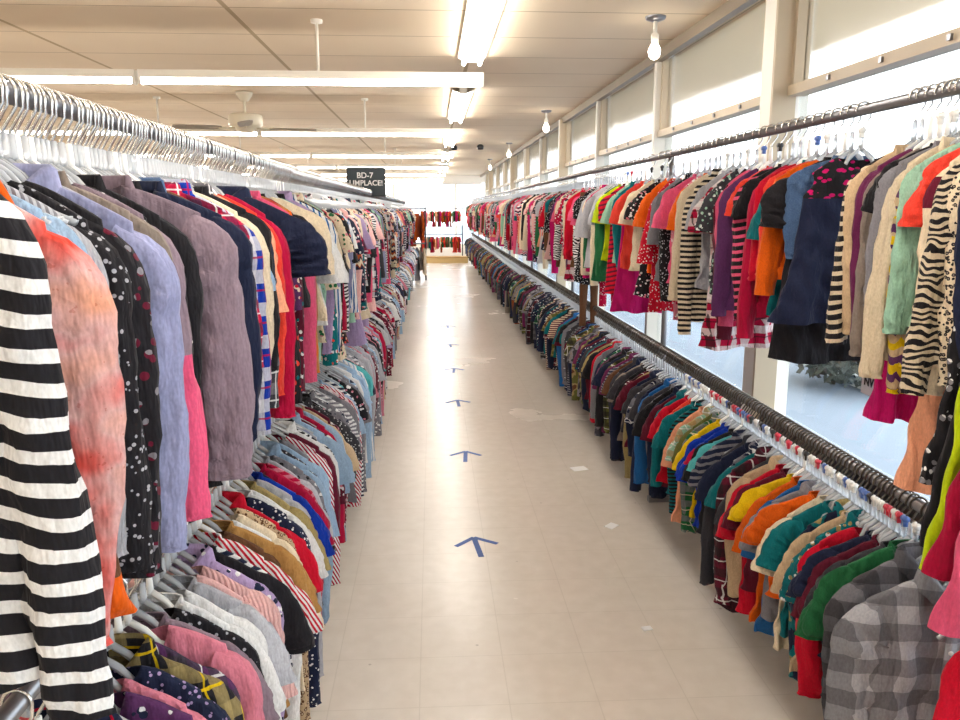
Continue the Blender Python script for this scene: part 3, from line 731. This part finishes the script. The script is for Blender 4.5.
for key, (rx, rz, yend, pitch, yind, child, place, nh, manual, pdet) in ROWS.items():
    rnd = random.Random({'LU': 11, 'LL': 22, 'RU': 33, 'RL': 44}[key])
    items = []; y = 0
    for ln in manual.strip().split('\n'):
        kd, spec, op = ln.split('|'); d = dict(x.split('=') for x in op.split(','))
        y = float(d['y']); kd = 'long_sleeve_top' if d.get('k') else kd; items.append((kd, spec, y, float(d.get('w', 1)), float(d.get('l', 1)), float(d.get('dx', 0)), int(d.get('c', 0)), 1))
    items.sort(key=lambda q: q[2]); lastc = None
    while True:
        y += pitch * rnd.uniform(.8, 1.2) * (1 if y < yind else 1.35)
        if y > yend: break
        kd = rnd.choice(KW[key]); spec = rnd.choice(PAL[key])
        while spec == lastc: spec = rnd.choice(PAL[key])
        lastc = spec
        wv = rnd.uniform(.92, 1.1); lv = rnd.uniform(.85, 1.08)
        if key == 'LL': lv *= .97
        if key == 'RU': lv = rnd.uniform(.85, 1.25) if kd not in ('dress', 'tunic_dress') else rnd.uniform(.72, 1.05)
        if key == 'RL': lv = rnd.uniform(.9, 1.2); wv = rnd.uniform(1.0, 1.18)
        items.append((kd, spec, y, wv, lv, 0, child, 0))
    far = MB(); farm = []; farh = MB(); fi = {}
    n = 0; side = 1 if rx < 0 else -1
    for i, (kd, spec, y, wv, lv, dx, ch, man) in enumerate(items):
        ch = 1 if ch or (key == 'RU' and y > 1.52) else 0
        s = .78 if ch else 1
        if key == 'RU' and ch and kd == 't_shirt': wv *= .92
        if key == 'LU': wv *= .88; lv *= .86 if man and y < 2.3 else .95
        if key == 'LL':
            wv *= .96
            if man and kd == 't_shirt' and i % 2: kd = 'long_sleeve_top'
        if key == 'RU' and man and 1.55 < y < 2.2: y = 1.575 + (y - 1.56) * .74; lv *= 1.12; wv *= .92
        elif key == 'RU' and man and y < 1.5: y += .10
        elif key == 'RU' and man: y -= .14 * max(0, 1 - (y - 2.4) / 2); lv *= 1.12
        if key == 'RU' and not man: lv *= 1.12
        yaw = R(7 * math.sin(y * 1.9 + rx) + rnd.gauss(0, 2.2)) * (1 if i > 6 else .5); roll = R(rnd.gauss(0, 1.2))
        xo = rx + dx * (1 if rx < 0 else 1) + rnd.uniform(-.008, .008)
        var = rnd.randrange(4)
        dens = .95 if key in ('LU', 'LL') else (.9 if key == 'RL' else 1.0)
        scale = (s * wv, dens, s * lv)
        if kd == 'trousers': scale = (.9, 1, lv)
        zoff = Z0 * (1 - s * lv) if kd != 'trousers' else 0
        if ch: zoff -= .024
        if key == 'LU': zoff -= .018 if i else -.045
        if key == 'LL': zoff -= .008
        # garments sit on the hanger shoulders whatever their scale
        loc = (xo, y, rz + zoff)
        hl = f"{ordinal(i+1)} along {place}"
        nm, cat = NAMEC[kd]
        if y <= yind:
            a = WORD.get(hue(items[i-1][1]), hue(items[i-1][1])) if i else None; b = WORD.get(hue(items[i+1][1]), hue(items[i+1][1]))
            nb = f"between {a} and {b}, " if a else f"in front of {b}, "
            label = f"{say(spec)} {nm} {nb}{hl}"
            if len(label.replace('-', ' ').split()) > 16: label = f"{say(spec)} {nm} beside {b}, {hl}"
            lod = 0 if y < 2.4 else (1 if y < (pdet + 2 if man else pdet + 1.2) else 2)
            make_garment(kd, spec, loc, yaw, roll, scale, var, lod, label, GROUPS[key], cat)
        else:
            gm = gmesh(kd if kd != 'trousers' else 'dress', 'all', var, 3)
            if spec not in fi: fi[spec] = len(farm); farm.append(fabric(spec))
            mt = Matrix.LocRotScale(Vector(loc), Matrix.Rotation(yaw, 3, 'Z').to_quaternion(), Vector(scale))
            far.add([mt @ Vector(v) for v in gm.v], gm.f, fi[spec])
        hooky = y
        if i < nh:
            pl = {0: 'clear'}[0]
            hm = M['chrome'] if key[0] == 'L' else (M['hookdark'] if key == 'RL' else M['chrome'])
            clip = None
            if key == 'RL' or (key == 'RU' and rnd.random() < .4): clip = rnd.choice([M['red'], M['clipblue'], M['whiteplastic'], M['whiteplastic'], M['clipblack']])
            make_hanger((rx, hooky, rz), yaw * .6 + R(rnd.gauss(0, 3)), ch and child, hm, M['clear'] if rnd.random() < .8 else M['whiteplastic'], clip, f"clear plastic hanger carrying the {say(spec)} {nm}, {hl}" if len(f"{say(spec)} {nm}".split()) < 6 else f"plastic hanger carrying the {nm}, {hl}", 'hangers on the ' + place)
            if key in ('LU', 'RL') and i + 1 < len(items) and 'dx' and (items[i+1][2] - y) > .028:
                make_hanger((rx, (y + items[i+1][2]) / 2 + rnd.uniform(-.004, .004), rz), R(rnd.gauss(0, 6)), ch and child, hm, M['clear'], rnd.choice([None, M['red'], M['whiteplastic'], M['clipblue']]) if key == 'RL' else None, f"empty clear hanger just past the one {ordinal(i+1)} along {place}", 'hangers on the ' + place)
        else:
            if key in ('LU', 'RL'): farh.tube([(rx + px, hooky + .02, rz + pz) for px, py, pz in hook_path(6 if y < 8 else 4)], .0026, 3, mi=0)
            ln_ = 6 if y < 8 else 4
            farh.tube([(rx + px, hooky, rz + pz) for px, py, pz in hook_path(6 if y < 8 else 4)], .0026, 4 if y < 10 else 3, mi=0)
            hw = .10 if child else .13; dzz = -.024 if child else 0
            for sgn in (-1, 1): farh.tube([(rx, hooky, rz - .055), (rx, hooky, rz - .085 + dzz), (rx + sgn * .03, hooky, rz - .10 + dzz), (rx + sgn * hw, hooky, rz - .16 + dzz)], .0062, 4, mi=1)
    o = far.build('distant_clothes', farm); tag(o, f"long run of tightly packed clothes at the distant end of the {place}", 'clothes', kind='stuff')
    o = farh.build('distant_hangers', [M['hookdark'] if key == 'RL' else M['chrome'], M['clear']]); tag(o, f"packed row of clear hangers further along the {place}", 'hangers', kind='stuff')

# ------------------------------------------------------------------ racks
def rack(name, x, zu, zl, ya, yb, posts_y, wallside, label):
    r = empty(name, (x, ya, 0)); tag(r, label, 'clothes rack')
    for nm, z in (('upper_rail', zu), ('lower_rail', zl)):
        b = MB(); b.tube([(0, 0, z), (0, yb - ya, z)], .0155, 14); b.build(nm, M['steel'], r)
    for py in posts_y:
        b = MB(); b.tube([(wallside * .05, py - ya, .02), (wallside * .05, py - ya, zu - .0)], .016, 12)
        u = b.build('upright', M['steel'], r)
        b = MB()
        for z in (zu, zl): b.tube([(0, py - ya, z), (wallside * .05, py - ya, z)], .011, 8)
        b.build('bracket', M['steel'], u)
        b = MB(); b.box(min(0, wallside * .3), max(0, wallside * .3), py - ya - .02, py - ya + .02, 0, .03); b.build('foot', M['steel'], r, smooth=False)
rack('clothes_rack', -.60, 1.812, .955, .7, 18.4, (.95, 3.6, 6.2, 9, 12, 15, 18), -1, 'long two-tier steel clothes rack opposite the windows')
rack('clothes_rack', 1.22, 1.925, .914, 1.1, 25.2, (1.52, 4.3, 7.2, 10.2, 13.2, 16.2, 19.2, 22.2, 25), 1, 'long two-tier steel clothes rack in front of the windows')
# extra steel bar high in front of window posts
def cross_rack(x0, x1, y, zu, zl, label, pal, seed, indiv, specs=None):
    r = empty('clothes_rack', ((x0 + x1) / 2, y, 0)); tag(r, label, 'clothes rack'); h = (x1 - x0) / 2
    for nm, z in (('upper_rail', zu), ('lower_rail', zl)):
        b = MB(); b.tube([(-h, 0, z), (h, 0, z)], .016, 8); b.build(nm, M['steel'], r)
    for s in (-h, h):
        b = MB(); b.tube([(s, 0, 0), (s, 0, zu + .06)], .018, 8); b.build('upright', M['blackplastic'], r)
    rnd = random.Random(seed)
    far = MB(); fm = []; fi = {}; c = 0
    for z in (zu, zl):
        x = x0 + .05
        while x < x1 - .03:
            kd = rnd.choice(['t_shirt', 'long_sleeve_top', 'blouse', 'tunic_dress']); spec = rnd.choice(pal); sc_ = (.75, 1, .62) if not indiv else (.85, 1.2, .95)
            if indiv:
                c += 1
                o = bpy.data.objects.new(kd, gmesh(kd, 'all', rnd.randrange(4), 2)); C.objects.link(o); oslot(o, fabric(spec)); o.location = (x, y, z + .0); o.rotation_euler = (0, 0, R(90 + rnd.uniform(-30, 10))); o.scale = sc_
                tag(o, f"{say(spec)} {NAMEC[kd][0]}, {ordinal(c)} on the {'upper' if z == zu else 'lower'} bar of the short end rack", NAMEC[kd][1], 'clothes on the short end rack')
            else:
                gm = gmesh(kd, 'all', rnd.randrange(4), 3)
                if spec not in fi: fi[spec] = len(fm); fm.append(fabric(spec))
                mt = Matrix.LocRotScale(Vector((x, y, z)), Matrix.Rotation(R(90 + rnd.uniform(-25, 25)), 3, 'Z').to_quaternion(), Vector(sc_)); far.add([mt @ Vector(v) for v in gm.v], gm.f, fi[spec])
            x += rnd.uniform(.06, .10) if indiv else rnd.uniform(.04, .07)
    if not indiv: tag(far.build('distant_clothes', fm), 'small bright clothes packed on the rack across the end of the aisle', 'clothes', kind='stuff')
cross_rack(-.85, -.16, 18.9, 1.66, .86, 'short black-posted rack at the end of the packed rail', "solid:grey solid:cream solid:rust solid:teal solid:mauve solid:charcoal solid:maroon solid:taupe".split(), 5, True)
cross_rack(-.35, .95, 25.6, 1.66, .86, 'small two-tier rack across the end of the aisle', "solid:pink solid:crimson solid:magenta solid:coral solid:green solid:rust solid:cream solid:teal solid:peach solid:brown".split(), 8, False)
r = empty('display_platform', (.35, 25.2, 0)); tag(r, 'low pale wooden platform on the floor at the end of the aisle', 'platform')
box('platform_top', -1.6, .8, -.25, .25, .16, .2, M['wood'], r, bevel=.005); box('platform_base', -1.55, .75, -.22, .22, 0, .16, mat('platform_side', 'd8bd85', .6), r)

# ------------------------------------------------------------------ sign on the rail
r = empty('rail_sign', (-.635, 8.0, 1.775)); tag(r, 'dark framed chalkboard sign standing on the upper rail opposite windows', 'sign', )
box('board', -.175, .175, -.006, .006, .0, .26, M['chalk'], r)
b = MB()
for x in (-.18, .18): b.box(x - .006, x + .006, -.009, .009, -.02, .27)
b.box(-.18, .18, -.009, .009, .258, .27); b.box(-.18, .18, -.009, .009, -.005, .004); b.build('frame', M['blackplastic'], r, smooth=False)
def text(s, size, loc, m, parent, rot=(R(90), 0, 0), name='lettering', align='CENTER'):
    c = bpy.data.curves.new(name, 'FONT'); c.body = s; c.size = size; c.extrude = .0008; c.align_x = align; c.materials.append(m); c.offset = .0012
    o = bpy.data.objects.new(name, c); C.objects.link(o); bpy.context.view_layer.update(); me = bpy.data.meshes.new_from_object(o.evaluated_get(bpy.context.evaluated_depsgraph_get())); bpy.data.objects.remove(o)
    o = bpy.data.objects.new(name, me); C.objects.link(o); o.location = loc; o.rotation_euler = rot; o.parent = parent; return o
text('BD-7', .075, (-.01, -.009, .170), M['paper'], r); text('UMPLACE!', .070, (.0, -.009, .10), M['paper'], r)

# ------------------------------------------------------------------ ceiling lights
place_n = ['nearest the camera', 'second from the camera', 'third from the camera', 'fourth from the camera', 'fifth from the camera', 'sixth from the camera', 'seventh from the camera']
k = 0
for ri, yy in enumerate([-1.6, 1.75, 5.07, 8.5, 12.0, 15.2, 18.4, 21.6, 24.8]):
    vis = yy > 4
    for q in range(3):
        x1 = .32 - q * 2.06; x0 = x1 - 2.04
        r = empty('fluorescent_light', ((x0 + x1) / 2, yy, 2.395))
        if vis:
            tag(r, f"slim suspended fluorescent strip, {['its end above the aisle', 'second from the aisle', 'third from the aisle'][q]}, {place_n[ri-2].replace(' from the camera','').replace('nearest the camera','first')} row down the shop", 'ceiling light', 'suspended fluorescent strips across the shop')
        else: tag(r, 'slim suspended fluorescent strip behind the camera position', 'ceiling light', 'fluorescent strips outside the view')
        b = MB(); b.box(-1.02, 1.02, -.03, .03, .018, .062); b.box(-1.02, -1.005, -.028, .028, -.02, .02); b.box(1.005, 1.02, -.028, .028, -.02, .02); b.build('housing', M['enamel'], r, smooth=False)
        b = MB(); b.tube([(-1.0, 0, 0), (1.0, 0, 0)], .016, 10); b.build('tube', M['tube'], r)
        b = MB(); b.tube([(.03, 0, .06), (.03, 0, ZC - 2.395 - .002)], .009, 8); b.lathe([(.0, ZC-2.395-.02), (.035, ZC-2.395-.018), (.035, ZC-2.395)], (.03, 0, 0), 12); b.build('hanging_rod', M['enamel'], r)
for i, yy in enumerate([-.2, 3.70, 7.70, 11.6, 15.5, 19.4, 23.2]):
    r = empty('fluorescent_light', (.30, yy, ZC)); tag(r, f"white twin-tube fluorescent fitting fixed to the ceiling above the aisle, {place_n[i]}", 'ceiling light', 'ceiling fittings above the aisle')
    b = MB(); b.box(-.035, .035, 0, 2.44, -.05, 0); b.add([(-.10, 0, -.02), (-.035, 0, -.05), (-.035, 2.44, -.05), (-.10, 2.44, -.02), (.10, 0, -.02), (.035, 0, -.05), (.035, 2.44, -.05), (.10, 2.44, -.02)], [(0, 1, 2, 3), (4, 7, 6, 5)])
    b.box(-.10, -.095, 0, 2.44, -.022, -.012); b.box(.095, .10, 0, 2.44, -.022, -.012)
    b.build('housing', M['enamel'], r, smooth=False)
    for s in (-1, 1):
        b = MB(); b.tube([(s * .058, .02, -.062), (s * .058, 2.42, -.062)], .014, 8); b.build('tube', M['tube'], r)
# bare bulbs along the window side
for i, yy in enumerate([4.87, 9.4, 13.9, 18.4]):
    r = empty('bulb_holder', (1.31, yy, ZC)); tag(r, f"bare glowing bulb in a small ceiling holder by the windows, {place_n[i]}", 'light bulb', 'bare bulbs along the windows')
    b = MB(); b.lathe([(0, -.03), (.025, -.028), (.055, -.018), (.06, -.006), (.06, 0)], n=20); b.build('ceiling_rose', M['steel'], r)
    b = MB(); b.tube([(0, 0, -.02), (0, 0, -.10)], .012, 10); b.lathe([(0, -.14), (.022, -.14), (.022, -.10), (.014, -.09)], n=14); b.build('socket', M['enamel'], r)
    b = MB(); b.lathe([(.014, -.14), (.018, -.15), (.032, -.175), (.036, -.195), (.030, -.22), (.016, -.236), (.001, -.24)], n=18); b.build('bulb', M['bulb'], r)
for i, (x, yy) in enumerate([(.40, 14.5), (.85, 14.3)]):
    b = MB(); b.lathe([(0, -.09), (.05, -.085), (.06, -.03), (.03, 0)], (0, 0, 0), 14); b.tube([(0,0,-.02),(0,0,0)], .01, 6)
    tag(b.build('spotlight', M['blackplastic'], loc=(x, yy, ZC)), ['small dark ceiling spotlight close to the strip lights', 'small dark ceiling spotlight nearer to the windows'][i], 'spotlight', 'dark ceiling spotlights')
# fans
def fan(x, y, label, ph):
    r = empty('ceiling_fan', (x, y, ZC)); tag(r, label, 'ceiling fan', 'ceiling fans')
    b = MB(); b.lathe([(.03, -.09), (.045, -.075), (.075, -.03), (.08, -.002), (.0, 0)], n=24); b.build('canopy', M['fan'], r)
    b = MB(); b.tube([(0, 0, -.06), (0, 0, -.22)], .013, 10); b.build('downrod', M['fan'], r)
    b = MB(); b.lathe([(0, -.20), (.12, -.205), (.155, -.215), (.16, -.235), (.16, -.305), (.15, -.32), (.10, -.33), (.085, -.36), (.05, -.375), (0, -.378)], n=36); b.build('motor', M['fan'], r)
    for q in range(4):
        a = ph + q * math.pi / 2
        f = bpy.data.objects.new('blade_arm', None)
        b = MB(); b.tube([(.10, 0, -.33), (.17, 0, -.345), (.25, 0, -.335)], [.012, .01, .014], 8)
        f = b.build('blade_arm', M['fan'], r); f.rotation_euler = (0, 0, a)
        b = MB(); P = [(.22, .045), (.3, .058), (.5, .068), (.62, .066), (.66, .045), (.67, 0)]
        top = [(x_, y_ * 1, -.332 + y_ * .18) for x_, y_ in P] + [(x_, -y_, -.332 - y_ * .18) for x_, y_ in P[::-1]]
        bot = [(x_, y_, z_ - .007) for x_, y_, z_ in top]; n_ = len(top)
        b.add(top + bot, [tuple(range(n_)), tuple(range(n_, 2*n_))[::-1]] + [(i_, (i_+1) % n_, n_ + (i_+1) % n_, n_ + i_) for i_ in range(n_)])
        bl = b.build('blade', M['blade'], r, smooth=False); bl.rotation_euler = (0, 0, a)
fan(-1.78, 8.1, 'cream ceiling fan with grey blades between the first strip lights', R(12)); fan(-1.75, 16.9, 'cream ceiling fan further down the shop beyond the fourth strip light row', R(40))
# ------------------------------------------------------------------ floor arrows, scraps, window stickers
for i, yy in enumerate([3.72, 5.2, 6.72, 8.15, 9.7, 11.3]):
    b = MB(); h = .0012; t = .014
    b.box(-t, t, -.11, .12, .0003, h)
    for s in (-1, 1):
        p0, p1 = Vector((0, .125, 0)), Vector((s * .105, .03, 0)); d = (p1 - p0).normalized(); nn = Vector((-d.y, d.x, 0)) * .013
        q = [p0 + nn, p0 - nn, p1 - nn, p1 + nn]
        b.add([(v.x, v.y, .0003) for v in q] + [(v.x, v.y, h + .0002) for v in q], [(0,1,2,3), (7,6,5,4), (0,4,5,1), (1,5,6,2), (2,6,7,3), (3,7,4,0)])
    o = b.build('floor_arrow', M['blue'], loc=(.208, yy, 0), smooth=False); o.rotation_euler = (0, 0, R([6, -3, 2, -4, 3, 0][i]))
    tag(o, f"blue tape arrow on the aisle floor, {place_n[i]}", 'floor arrow', 'blue tape arrows down the aisle')
for i, (x, yy, a, s, lb) in enumerate([(.93, 4.9, .3, .05, 'white price tag lying on the floor under the dark shirts'), (.93, 3.95, .8, .035, 'white paper scrap on the floor beneath the denim-coloured tee'), (.84, 2.9, .2, .02, 'tiny white scrap on the floor by the plaid shirt')]):
    b = MB(); b.box(-s, s, -s * .7, s * .7, .0005, .004); o = b.build('paper_scrap', M['paper'], loc=(x, yy, 0), smooth=False); o.rotation_euler = (R(2), 0, a); tag(o, lb, 'paper scrap')
for i in range(3):
    r = empty('window_sticker', (XW + .043, 2.86 + .105 * i, 1.16)); tag(r, f"rounded white-edged sticker on the window glass, {['first', 'middle', 'last'][i]} of three in a row", 'sticker', 'stickers on the window glass')
    b = MB(); n_ = 20; pts = []
    def rr(hx, hz, rad):
        out = []
        for cx, cz, a0 in ((hx-rad, hz-rad, 0), (-hx+rad, hz-rad, 90), (-hx+rad, -hz+rad, 180), (hx-rad, -hz+rad, 270)):
            for q in range(5): a = R(a0 + q * 22.5); out.append((cx + rad*math.cos(a), cz + rad*math.sin(a)))
        return out
    o1, o2 = rr(.042, .055, .015), rr(.034, .047, .011)
    b.add([(0, y_, z_) for y_, z_ in o1 + o2], [(q, (q+1) % 20, 20 + (q+1) % 20, 20+q) for q in range(20)]); b.build('border', M['paper'], r, smooth=False)
    b = MB(); b.add([(.0, y_, z_) for y_, z_ in o2], [tuple(range(20))]); b.build('print', mat('sticker_grey_%d' % i, '8d8b92', .6), r, smooth=False)
r = empty('window_notice', (XW + .042, 2.95, .99)); tag(r, 'small square white notice stuck on the window below the stickers', 'notice')
b = MB(); b.box(0, .001, -.055, .055, -.055, .055); b.build('card', M['paper'], r, smooth=False)
text('NV', .05, (-.002, 0, -.018), M['clipblack'], r, (R(90), 0, R(-90)))

# ------------------------------------------------------------------ outside
def shrub(x, y, h, rad, seed, label):
    rnd = random.Random(seed); r = empty('shrub', (x, y, -.15)); tag(r, label, 'shrub')
    b = MB()
    for i in range(900):
        u, v = rnd.uniform(0, 6.28), rnd.uniform(-1, 1); q = rnd.uniform(.55, 1) ; rr_ = math.sqrt(1 - v*v) * rad * q
        p = Vector((rr_ * math.cos(u), rr_ * math.sin(u) * 1.6, h * .5 + v * h * .5 * q)); s = rnd.uniform(.04, .09)
        a = Vector((rnd.gauss(0,1), rnd.gauss(0,1), rnd.gauss(0,1))).normalized() * s; c_ = a.cross(Vector((rnd.gauss(0,1), rnd.gauss(0,1), 1))).normalized() * s * .5
        b.add([p - a, p + c_, p + a, p - c_], [(0, 1, 2, 3)])
    b.build('foliage', mat('shrub_leaf_%d' % seed, ['2c322f', '45493f'][seed % 2], .7), r)
    b = MB()
    for q in range(5): b.tube([(0, 0, 0), (rnd.uniform(-.2, .2), rnd.uniform(-.3, .3), h * .6)], .015, 5)
    b.build('stem', mat('shrub_stem_%d' % seed, '6b5b4a', .8), r)
shrub(4.15, 7.9, .95, .5, 1, 'dark bushy shrub outside the window beyond the kerb'); shrub(4.75, 9.6, .8, .45, 2, 'greyer low shrub outside the window behind the dark one')
def car(x, y, label, col, seed):
    r = empty('car', (x, y, -.15)); tag(r, label, 'car')
    m = mat('car_paint_%d' % seed, col, .25, 0, Coat_Weight=.6); gm = mat('car_glass_%d' % seed, '2b3138', .08)
    P = [(-2.1, .35), (-2.12, .62), (-2.0, .80), (-1.2, .92), (-.55, 1.36), (.0, 1.45), (.75, 1.42), (1.45, .98), (2.05, .90), (2.15, .6), (2.1, .32)]
    b = MB(); vs = []; ws = [.72, .80, .84, .84, .66, .64, .66, .82, .82, .80, .72]
    rows = []
    for (px, pz), wd in zip(P, ws): rows.append([(px, -wd, .3), (px, -.86 if pz < 1 else -.84, min(pz, .62)), (px, -wd, pz - .04), (px, -wd * .8, pz), (px, wd * .8, pz), (px, wd, pz - .04), (px, .86 if pz < 1 else .84, min(pz, .62)), (px, wd, .3)])
    vs = [v for r_ in rows for v in r_]; n_ = 8
    b.add(vs, [(i*n_+k_, i*n_+(k_+1) % n_, (i+1)*n_+(k_+1) % n_, (i+1)*n_+k_) for i in range(len(P)-1) for k_ in range(n_)] + [tuple(range(8))[::-1], tuple(range(len(vs)-8, len(vs)))])
    b.build('car_body', m, r)
    b = MB()
    for s in (-1, 1): b.add([(-1.0, s*.80, .97), (-.5, s*.70, 1.30), (.7, s*.70, 1.34), (1.25, s*.80, 1.0)], [(0, 1, 2, 3)])
    b.add([(-1.22, -.66, .955), (-.60, -.52, 1.34), (-.60, .52, 1.34), (-1.22, .66, .955)], [(0,1,2,3)]); b.build('window_glass', gm, r, smooth=False)
    for px in (-1.3, 1.3):
        for s in (-1, 1):
            b = MB(); b.tube([(px, s * .70, .31), (px, s * .88, .31)], .31, 24); w_ = b.build('wheel', M['blackplastic'], r)
            b = MB(); b.tube([(px, s * .88, .31), (px, s * .89, .31)], .19, 20); b.build('hub_cap', M['chrome'], w_)
    r.rotation_euler = (0, 0, R(seed)); return r
car(7.6, 16.5, 'silver car parked outside beyond the shrubs', 'a8b0ba', 80)
car(9.0, 24.0, 'white car parked outside, further off than the silver one', 'dfe3e6', 85)
